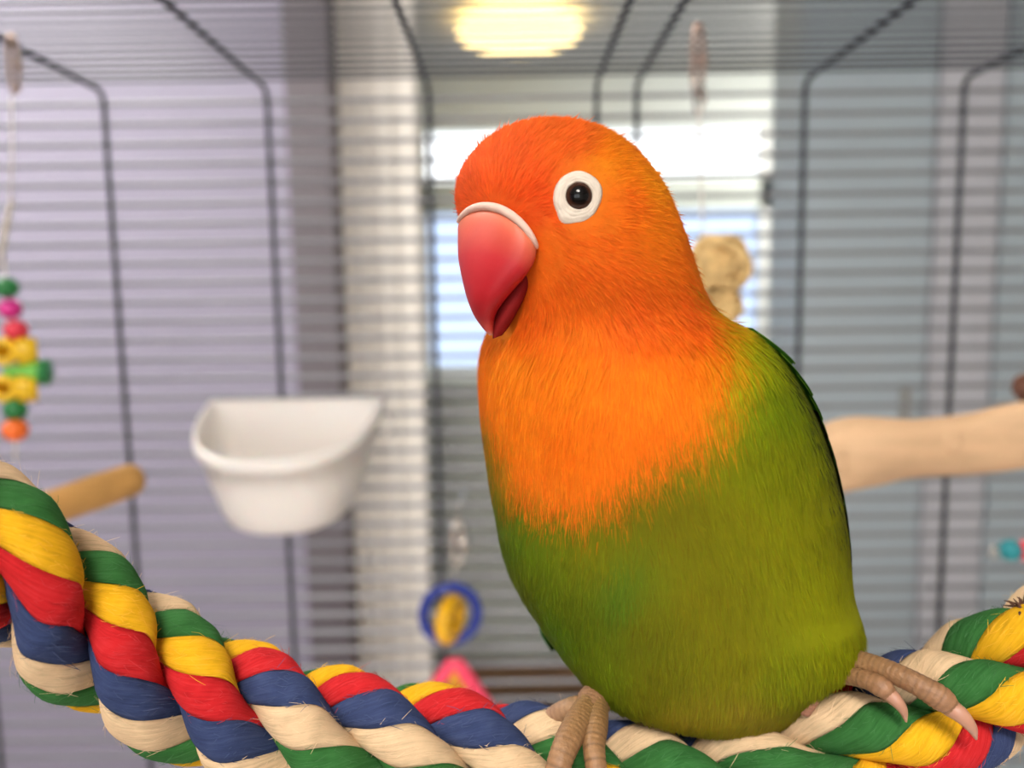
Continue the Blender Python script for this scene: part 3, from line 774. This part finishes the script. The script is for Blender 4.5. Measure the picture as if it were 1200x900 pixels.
# right foot
limb([(915, 755, .127, 20), (938, 770, .1245, 19), (958, 779, .1215, 18), (974, 784, .1192, 17)])
limb([(958, 772, .1215, 14), (1000, 774, .1175, 13), (1040, 786, .1134, 13), (1075, 802, .1104, 13.5), (1103, 819, .1090, 15), (1117, 832, .1086, 10)])
limb([(962, 786, .1205, 12), (992, 791, .1168, 11), (1016, 797, .1138, 11), (1034, 806, .1120, 12.5), (1044, 816, .1116, 8.5)])
limb([(965, 784, .1200, 14), (957, 799, .1185, 14), (950, 815, .1180, 12), (942, 834, .1190, 8)], cb=lin((200, 140, 118)))
legs_v = np.vstack(legs_v); legs_c = np.vstack(legs_c)
fl = [tuple(f) for f in bf.tolist()] + legs_f + [tuple(idx[0].tolist()), tuple(idx[-1].tolist()[::-1])]
body = mobj('body', np.vstack([BV.reshape(-1, 3), legs_v]), fl, M_plume, bird, col=np.vstack([bcol, legs_c]))
skin = mat('foot skin', attr='Col', rough=0.55, noise=0.12, nscale=900, bump=0.35, bscale=1600, sss=0.1)
body.data.materials.append(skin)
mi = np.zeros(len(body.data.polygons), np.int32); mi[len(bf):len(bf) + len(legs_f)] = 1
body.data.polygons.foreach_set('material_index', mi)

M_claw = mat('horn claw', (184, 136, 112), 0.35, noise=0.1, nscale=300, sss=0.1)
for pts in ([(1112, 828, .1088, 11), (1126, 838, .1077, 9.5), (1138, 852, .1078, 6.5), (1144, 866, .1086, 1.5)],
            [(1041, 813, .1116, 9), (1050, 821, .1107, 8), (1058, 832, .1105, 5.5), (1062, 846, .1108, 1.2)],
            [(652, 950, .1097, 10), (655, 970, .112, 7), (660, 990, .116, 1.5)], [(708, 948, .1103, 8), (711, 965, .1125, 6), (716, 985, .1165, 1.5)]):
    q = crom(np.array(pts, float), 8)
    mobj('claw', *tube(Pn(q[:, 0], q[:, 1], q[:, 2]), q[:, 3] * q[:, 2] / F_PX, 12), M_claw, bird)

# --- eye
bvh = BVHTree.FromPolygons([tuple(v) for v in BV.reshape(-1, 3)], [tuple(f) for f in bf.tolist()])
def hit(px, py):
    d = (P(px, py, 1.0) - CAM).normalized(); h = bvh.ray_cast(CAM, d); return h[0], h[1]
ep, en = hit(678, 231)
en = Vector(en); en = en if en.dot(FW) < 0 else -en
en = (en * 0.5 - (ep - CAM).normalized() * 0.5).normalized()
e1 = (RT - en * RT.dot(en)).normalized(); e2 = en.cross(e1)
if e2.dot(UP) < 0: e2 = -e2
pxm = (ep - CAM).dot(FW) / F_PX
angs = np.radians([0, 25, 60, 90, 130, 180, 215, 238, 262, 300, 335, 360]); rads = np.array([27, 29, 29, 30, 29.5, 30, 32, 38, 33, 29, 26, 27])
prof = [(0.0, .95), (.06, 1.1), (.14, 1.15), (.2, 1.02), (.26, 1.05), (.36, 1.12), (.44, .98), (.5, 1.0), (.62, 1.02), (.7, .86), (.76, .86), (.88, .7), (.96, .4), (1.06, -.2)]
V, f = [], []; n = 64
for q, h in prof:
    for k in range(n):
        a = 2 * math.pi * k / n
        ro = np.interp(a, angs, rads); rr_ = 15.4 + (ro - 15.4) * q
        wr = 0.07 * math.sin(a * 9 + q * 30) * (q > 0.1)
        V.append(ep + (e1 * math.cos(a) + e2 * math.sin(a)) * (rr_ * pxm) + en * (h + wr) * 0.00095)
for i in range(len(prof) - 1):
    for k in range(n):
        k2 = (k + 1) % n; f.append((i * n + k, (i + 1) * n + k, (i + 1) * n + k2, i * n + k2))
eye_ring = mobj('eye_ring', V, f, mat('pale eye skin', (224, 210, 192), 0.55, noise=0.06, nscale=500, bump=0.2, bscale=900), bird)
eye_ring['label'] = 'bare white ring of skin around the eye'
er = 18.5 * pxm
ec = ep + en * (0.00095 * 0.95 - math.sqrt(max(er * er - (15.4 * pxm) ** 2, 0)))
ev, ef = sphere(ec, er, axis=en, n=40)
ev = np.asarray(ev); dd = np.linalg.norm(np.cross(ev - np.array(ec), np.array(en)), axis=1) / (15.4 * pxm)
ecol = np.where((dd < 0.80)[:, None], lin((10, 8, 8)), lin((62, 32, 18)))
mobj('eye', ev, ef, mat('dark eye', attr='Col', rough=0.03, spec=0.35, coat=0.0, noise=0.0), bird, col=ecol)

# --- beak
def beak_pt(r_, a):
    """r_: centre px, py, depth, half width px, half depth px, right-end drop px, front rise px, depth tilt px (right end nearer)"""
    c, s = math.cos(a), math.sin(a)
    return P(r_[0] + r_[3] * c, r_[1] + r_[5] * c - r_[6] * max(s, 0) ** 1.5, r_[2] - (r_[4] * s + r_[7] * c) * r_[2] / F_PX)
def beak_loft(sec, n=40):
    q = crom(np.array(sec, float), 7); V, f = [], []
    for r_ in q:
        for k in range(n): V.append(beak_pt(r_, 2 * math.pi * k / n))
    for i in range(len(q) - 1):
        for k in range(n):
            k2 = (k + 1) % n; f.append((i * n + k, (i + 1) * n + k, (i + 1) * n + k2, i * n + k2))
    f.append(tuple(range(n))); f.append(tuple((len(q) - 1) * n + k for k in range(n))[::-1])
    return np.array([tuple(x) for x in V]), f, q
up = [(586, 266, .1122, 38, 24, 14, 20, 36), (583, 277, .1112, 45.5, 33, 15, 30, 40), (581, 293, .1106, 44.5, 36, 15, 24, 38), (577, 312, .1102, 40, 36, 10, 13, 30), (573, 332, .1100, 31.5, 33, 5, 6, 20),
      (569, 351, .1099, 22, 27, 2, 2, 11), (568, 368, .1102, 13.5, 18, 0, 0, 5), (571, 382, .1106, 7.5, 10, 0, 0, 2), (575.5, 393, .111, 2.2, 3, 0, 0, 0)]
V, f, q = beak_loft(up)
tpos = np.repeat(np.linspace(0, 1, len(q)), 40)
cst = [(0.0, (240, 176, 150)), (0.12, (226, 128, 92)), (0.24, (216, 88, 66)), (0.38, (192, 36, 42)), (0.52, (178, 22, 32)), (0.8, (168, 20, 28)), (0.93, (210, 74, 62)), (1.0, (226, 150, 126))]
bc = np.stack([np.interp(tpos, [c[0] for c in cst], [lin(c[1])[k] for c in cst]) for k in range(3)], 1)
M_beak = mat('beak horn', attr='Col', rough=0.46, spec=0.4, noise=0.04, nscale=200, bump=0.06, bscale=500, sss=0.02)
o = mobj('upper_beak', V, f, M_beak, bird, col=bc); o['label'] = 'red hooked upper beak fading to pale at the base'
low = [(606, 312, .1128, 18, 22, 0, 0, 12), (604, 332, .1120, 17, 24, 0, 0, 10), (598, 352, .1114, 16, 23, -2, 0, 8), (592, 370, .1113, 13.5, 19, -3, 0, 4), (587, 385, .1115, 10, 13, -3, 0, 0), (583, 395, .1116, 5.5, 6, -2, 0, 0)]
V, f, q = beak_loft(low)
o = mobj('lower_beak', V, f, mat('lower beak horn', (136, 24, 24), 0.75, spec=0.2, noise=0.08, nscale=200), bird)
# cere: pale ridge along the beak's base
r_ = (583, 275, .1111, 46, 34, 15, 31, 40)
cp, cr = [], []
for a in np.linspace(math.radians(-14), math.radians(196), 50):
    cp.append(beak_pt(r_, a)); cr.append((2.0 + 3.4 * max(math.sin((a + 0.05) * 0.98), 0) ** 0.9) * pxm)
mobj('cere', *tube(cp, cr, 10), mat('pale cere skin', (232, 198, 180), 0.6, noise=0.06, nscale=400, bump=0.2, bscale=900), bird)

# --- fine plumage: barbs lying over the body
def sample_body(n, dens):
    i = np.arange(NR - 1); A = np.linalg.norm(np.cross(dU[:-1], dV[:-1]), axis=2)
    wgt = (A * dens[:-1]).ravel(); wgt /= wgt.sum()
    k = rng.choice(len(wgt), n, p=wgt); i, j = np.divmod(k, NCc)
    a, b = rng.random(n), rng.random(n); j2 = (j + 1) % NCc
    def bl(G): return (G[i, j] * ((1 - a) * (1 - b))[:, None] + G[i + 1, j] * (a * (1 - b))[:, None] + G[i, j2] * ((1 - a) * b)[:, None] + G[i + 1, j2] * (a * b)[:, None])
    p = bl(BV); nn_ = bl(BN); nn_ /= np.linalg.norm(nn_, axis=1)[:, None]
    return p, nn_, np.sin(uu[j] + b * 2 * math.pi / NCc), np.cos(uu[j] + b * 2 * math.pi / NCc)
dens = np.repeat((0.35 + 0.65 * np.clip((su + 0.35) * 2, 0, 1))[None], NR, 0) * np.where(gy < 390, 1.9, 1.0)
NB = 190000
p, nn, fs, fcx = sample_body(NB, dens)
x, y, d = proj(p)
keep = np.ones(NB, bool)
ea = np.arctan2(-(y - 231), x - 678) % (2 * math.pi)
keep &= ~((np.hypot(x - 678, y - 231) < np.interp(ea, angs, rads) * 1.04) & (fs > 0))
bpoly = np.array([(540, 262), (565, 246), (600, 262), (628, 290), (616, 322), (612, 360), (600, 388), (570, 388), (535, 320)], float)
def inpoly(x, y, Q):
    ins = np.zeros(x.shape, bool)
    for i in range(len(Q)):
        (x1, y1), (x2, y2) = Q[i], Q[(i + 1) % len(Q)]
        ins ^= ((y1 > y) != (y2 > y)) & (x < (x2 - x1) * (y - y1) / (y2 - y1 + 1e-9) + x1)
    return ins
keep &= ~(inpoly(x, y, bpoly) & (fs > 0))
p, nn, fs, fcx, x, y = p[keep], nn[keep], fs[keep], fcx[keep], x[keep], y[keep]
n = len(p)
# lie of the feathers: back from the beak on the head, downward on the body
bk = np.array(P(572, 262, .109))
fh = p - bk; fh /= np.linalg.norm(fh, axis=1)[:, None]
mx_ = np.clip((x - 740) / 190, -1, 1)
fbd = -np.array(nUP)[None] * 1.0 + np.array(nRT)[None] * (0.22 * mx_ + 0.10 * nz2(x, y, 0.02, 5))[:, None] + np.array(nFW)[None] * 0.15
tq = np.clip((y - 300) / 110, 0, 1)[:, None]
flow = fh * (1 - tq) + fbd * tq
eyev = p - np.array(ep); ed = np.linalg.norm(eyev, axis=1)
flow += eyev / (ed[:, None] + 1e-9) * (0.8 * np.exp(-(ed / 0.0055) ** 2))[:, None]
flow -= nn * (flow * nn).sum(1)[:, None]
flow /= np.linalg.norm(flow, axis=1)[:, None] + 1e-9
sd = np.cross(nn, flow)
# clumping gives the feather-like locks
ck = nz2(x * 1.0, y * 0.35, 0.35, 21) + 0.6 * nz2(x, y, 0.16, 22)
flow = flow + sd * (0.10 * ck + rng.normal(0, 0.08, n))[:, None]; flow /= np.linalg.norm(flow, axis=1)[:, None]
sd = np.cross(nn, flow)
head = np.clip((400 - y) / 60, 0, 1)
ln = (0.0036 - 0.0016 * head) * rng.uniform(0.6, 1.25, n)
wd = (0.000090 - 0.000028 * head) * rng.uniform(0.6, 1.3, n)
lift = rng.uniform(0.02, 0.09, n) + 0.07 * head * rng.random(n) ** 2 + 0.12 * np.clip((190 - y) / 30, 0, 1) * rng.random(n)
lift += 0.14 * np.exp(-((y - 362) / 34) ** 2)
stray = (rng.random(n) < 0.03) & (head > 0.3)
lift[stray] += rng.uniform(0.05, 0.26, stray.sum())
near_eye = np.hypot(x - 678, y - 231) < 46
ln = np.where(near_eye | (inpoly(x, y, bpoly * 1.0) ) | (np.hypot(x - 590, y - 300) < 60), ln * 0.6, ln)
cj = rng.normal(0, 9, n)
col = bird_color(x, y, fs, cj)
val = 1 + rng.normal(0, 0.05, n) + 0.03 * ck
col = np.clip(col * val[:, None], 0, 1)
hue = rng.normal(0, 0.06, n); col[:, 1] = np.clip(col[:, 1] * (1 + hue), 0, 1)
# thin dark barbs at the flanks beside the wings
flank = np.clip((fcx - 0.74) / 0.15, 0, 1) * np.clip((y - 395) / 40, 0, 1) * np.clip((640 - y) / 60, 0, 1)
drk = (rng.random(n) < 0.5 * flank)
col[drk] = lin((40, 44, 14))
ts = np.array([0, 0.34, 0.7, 1.0]); ws = np.array([0.7, 1.0, 0.8, 0.12])
rows = []
for tqv, wv_ in zip(ts, ws):
    c = p - nn * 0.00025 + flow * (ln * tqv)[:, None] + nn * (ln * (lift * tqv * 1.6 - 0.10 * tqv * tqv))[:, None] + nn * 0.00022 * tqv
    rows.append(c - sd * (wd * wv_)[:, None]); rows.append(c + sd * (wd * wv_)[:, None])
V = np.stack(rows, 1).reshape(-1, 3)
b0 = np.arange(n) * 8
f = np.concatenate([np.stack([b0 + 2 * k, b0 + 2 * k + 2, b0 + 2 * k + 3, b0 + 2 * k + 1], 1) for k in range(3)])
cn = nn + sd * rng.normal(0, 0.13, (n, 1)) + flow * rng.normal(0.03, 0.08, (n, 1)); cn /= np.linalg.norm(cn, axis=1)[:, None]
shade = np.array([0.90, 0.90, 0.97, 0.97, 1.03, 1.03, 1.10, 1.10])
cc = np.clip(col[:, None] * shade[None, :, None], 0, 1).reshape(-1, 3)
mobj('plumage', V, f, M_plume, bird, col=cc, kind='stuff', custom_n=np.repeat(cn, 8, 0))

# --- folded wings and tail, built of overlapping feathers
def feather(root, d, nrm, L_, W_, ccen, cedge, k=7):
    root, d, nrm = (np.array(q, float) for q in (root, d, nrm))
    d /= np.linalg.norm(d); s = np.cross(nrm, d); s /= np.linalg.norm(s); up_ = np.cross(d, s)
    V, C = [], []
    for i in range(k):
        q = i / (k - 1); wq = W_ * (math.sin(math.pi * min(q * 0.62 + 0.2, 1)) ** 0.8) * (1 if q < 0.8 else math.sqrt(max(1 - ((q - 0.8) / 0.2) ** 2, 0.02)))
        c = root + d * L_ * q - up_ * L_ * 0.10 * q * q
        for e, h in ((-1, -0.10), (-0.5, 0.0), (0, 0.05), (0.5, 0.0), (1, -0.10)):
            V.append(c + s * wq * e + up_ * W_ * h); C.append(ccen if abs(e) < 0.8 else cedge)
    f = []
    for i in range(k - 1):
        for j in range(4): f.append((i * 5 + j, i * 5 + j + 1, (i + 1) * 5 + j + 1, (i + 1) * 5 + j))
    return V, f, C
def build_feathers(nm, lst, label=None):
    V, f, C, o_ = [], [], [], 0
    for a in lst:
        v_, f_, c_ = feather(*a); V += list(v_); C += list(c_); f += [tuple(i + o_ for i in q) for q in f_]; o_ += len(v_)
    o = mobj(nm, np.array(V), f, M_plume, bird, col=np.array(C))
    if label: o['label'] = label
G1, G2, DK, BKc = lin((70, 148, 34)), lin((120, 160, 28)), lin((26, 32, 14)), lin((62, 122, 30))
def row_at(pyv): return int(np.argmin(np.abs(S[:, 0] - pyv)))
for sgn in (1, -1):
    lst = []
    for ri, pyv in enumerate(np.linspace(392 if sgn > 0 else 520, 620, 11)):
        i = row_at(pyv)
        for ai, ang in enumerate(np.linspace(8, -78, 10)):
            if sgn < 0: ang = ang * 0.85 - 13
            a = math.radians(ang) if sgn > 0 else math.pi - math.radians(ang)
            j = int(round(a / (2 * math.pi) * NCc)) % NCc
            root = BV[i, j] + BN[i, j] * ((0.0005 + 0.0005 * (10 - ri) * 0.1) if sgn > 0 else -0.0004)
            dr = -np.array(nUP) + np.array(nFW) * 0.35 + 0.10 * np.array(nRT) * sgn
            dr = dr - BN[i, j] * (dr @ BN[i, j]) + BN[i, j] * 0.02
            top_ = ri < 4
            lst.append((root, dr, BN[i, j], 0.0105 if top_ else 0.014, 0.0030, BKc if top_ else DK, G2 if top_ and ai < 3 else (G1 if top_ or rng.random() < .35 else DK)))
    # flight feathers along the back
    for k in range(7):
        i = row_at(560 + 10 * k); ang = -50 - 6 * k
        a = math.radians(ang) if sgn > 0 else math.pi - math.radians(ang)
        j = int(round(a / (2 * math.pi) * NCc)) % NCc
        dr = -np.array(nUP) + np.array(nFW) * 0.35
        lst.append((BV[i, j] + BN[i, j] * 0.0012, dr, BN[i, j], 0.040, 0.0036, DK, BKc, 10))
    build_feathers('wing', lst, 'dark green folded wing with blackish feathers')
lst = []
for k in range(7):
    a = (k - 3) / 3
    root = np.array(P(830 + a * 26, 770, .148)); dr = -np.array(nUP) * 0.9 + np.array(nFW) * 0.75 + np.array(nRT) * a * 0.12
    lst.append((root, dr, np.array(nFW) * 0.8 + np.array(nUP) * 0.7, 0.040, 0.0040, G1, BKc, 10))
build_feathers('tail', lst)
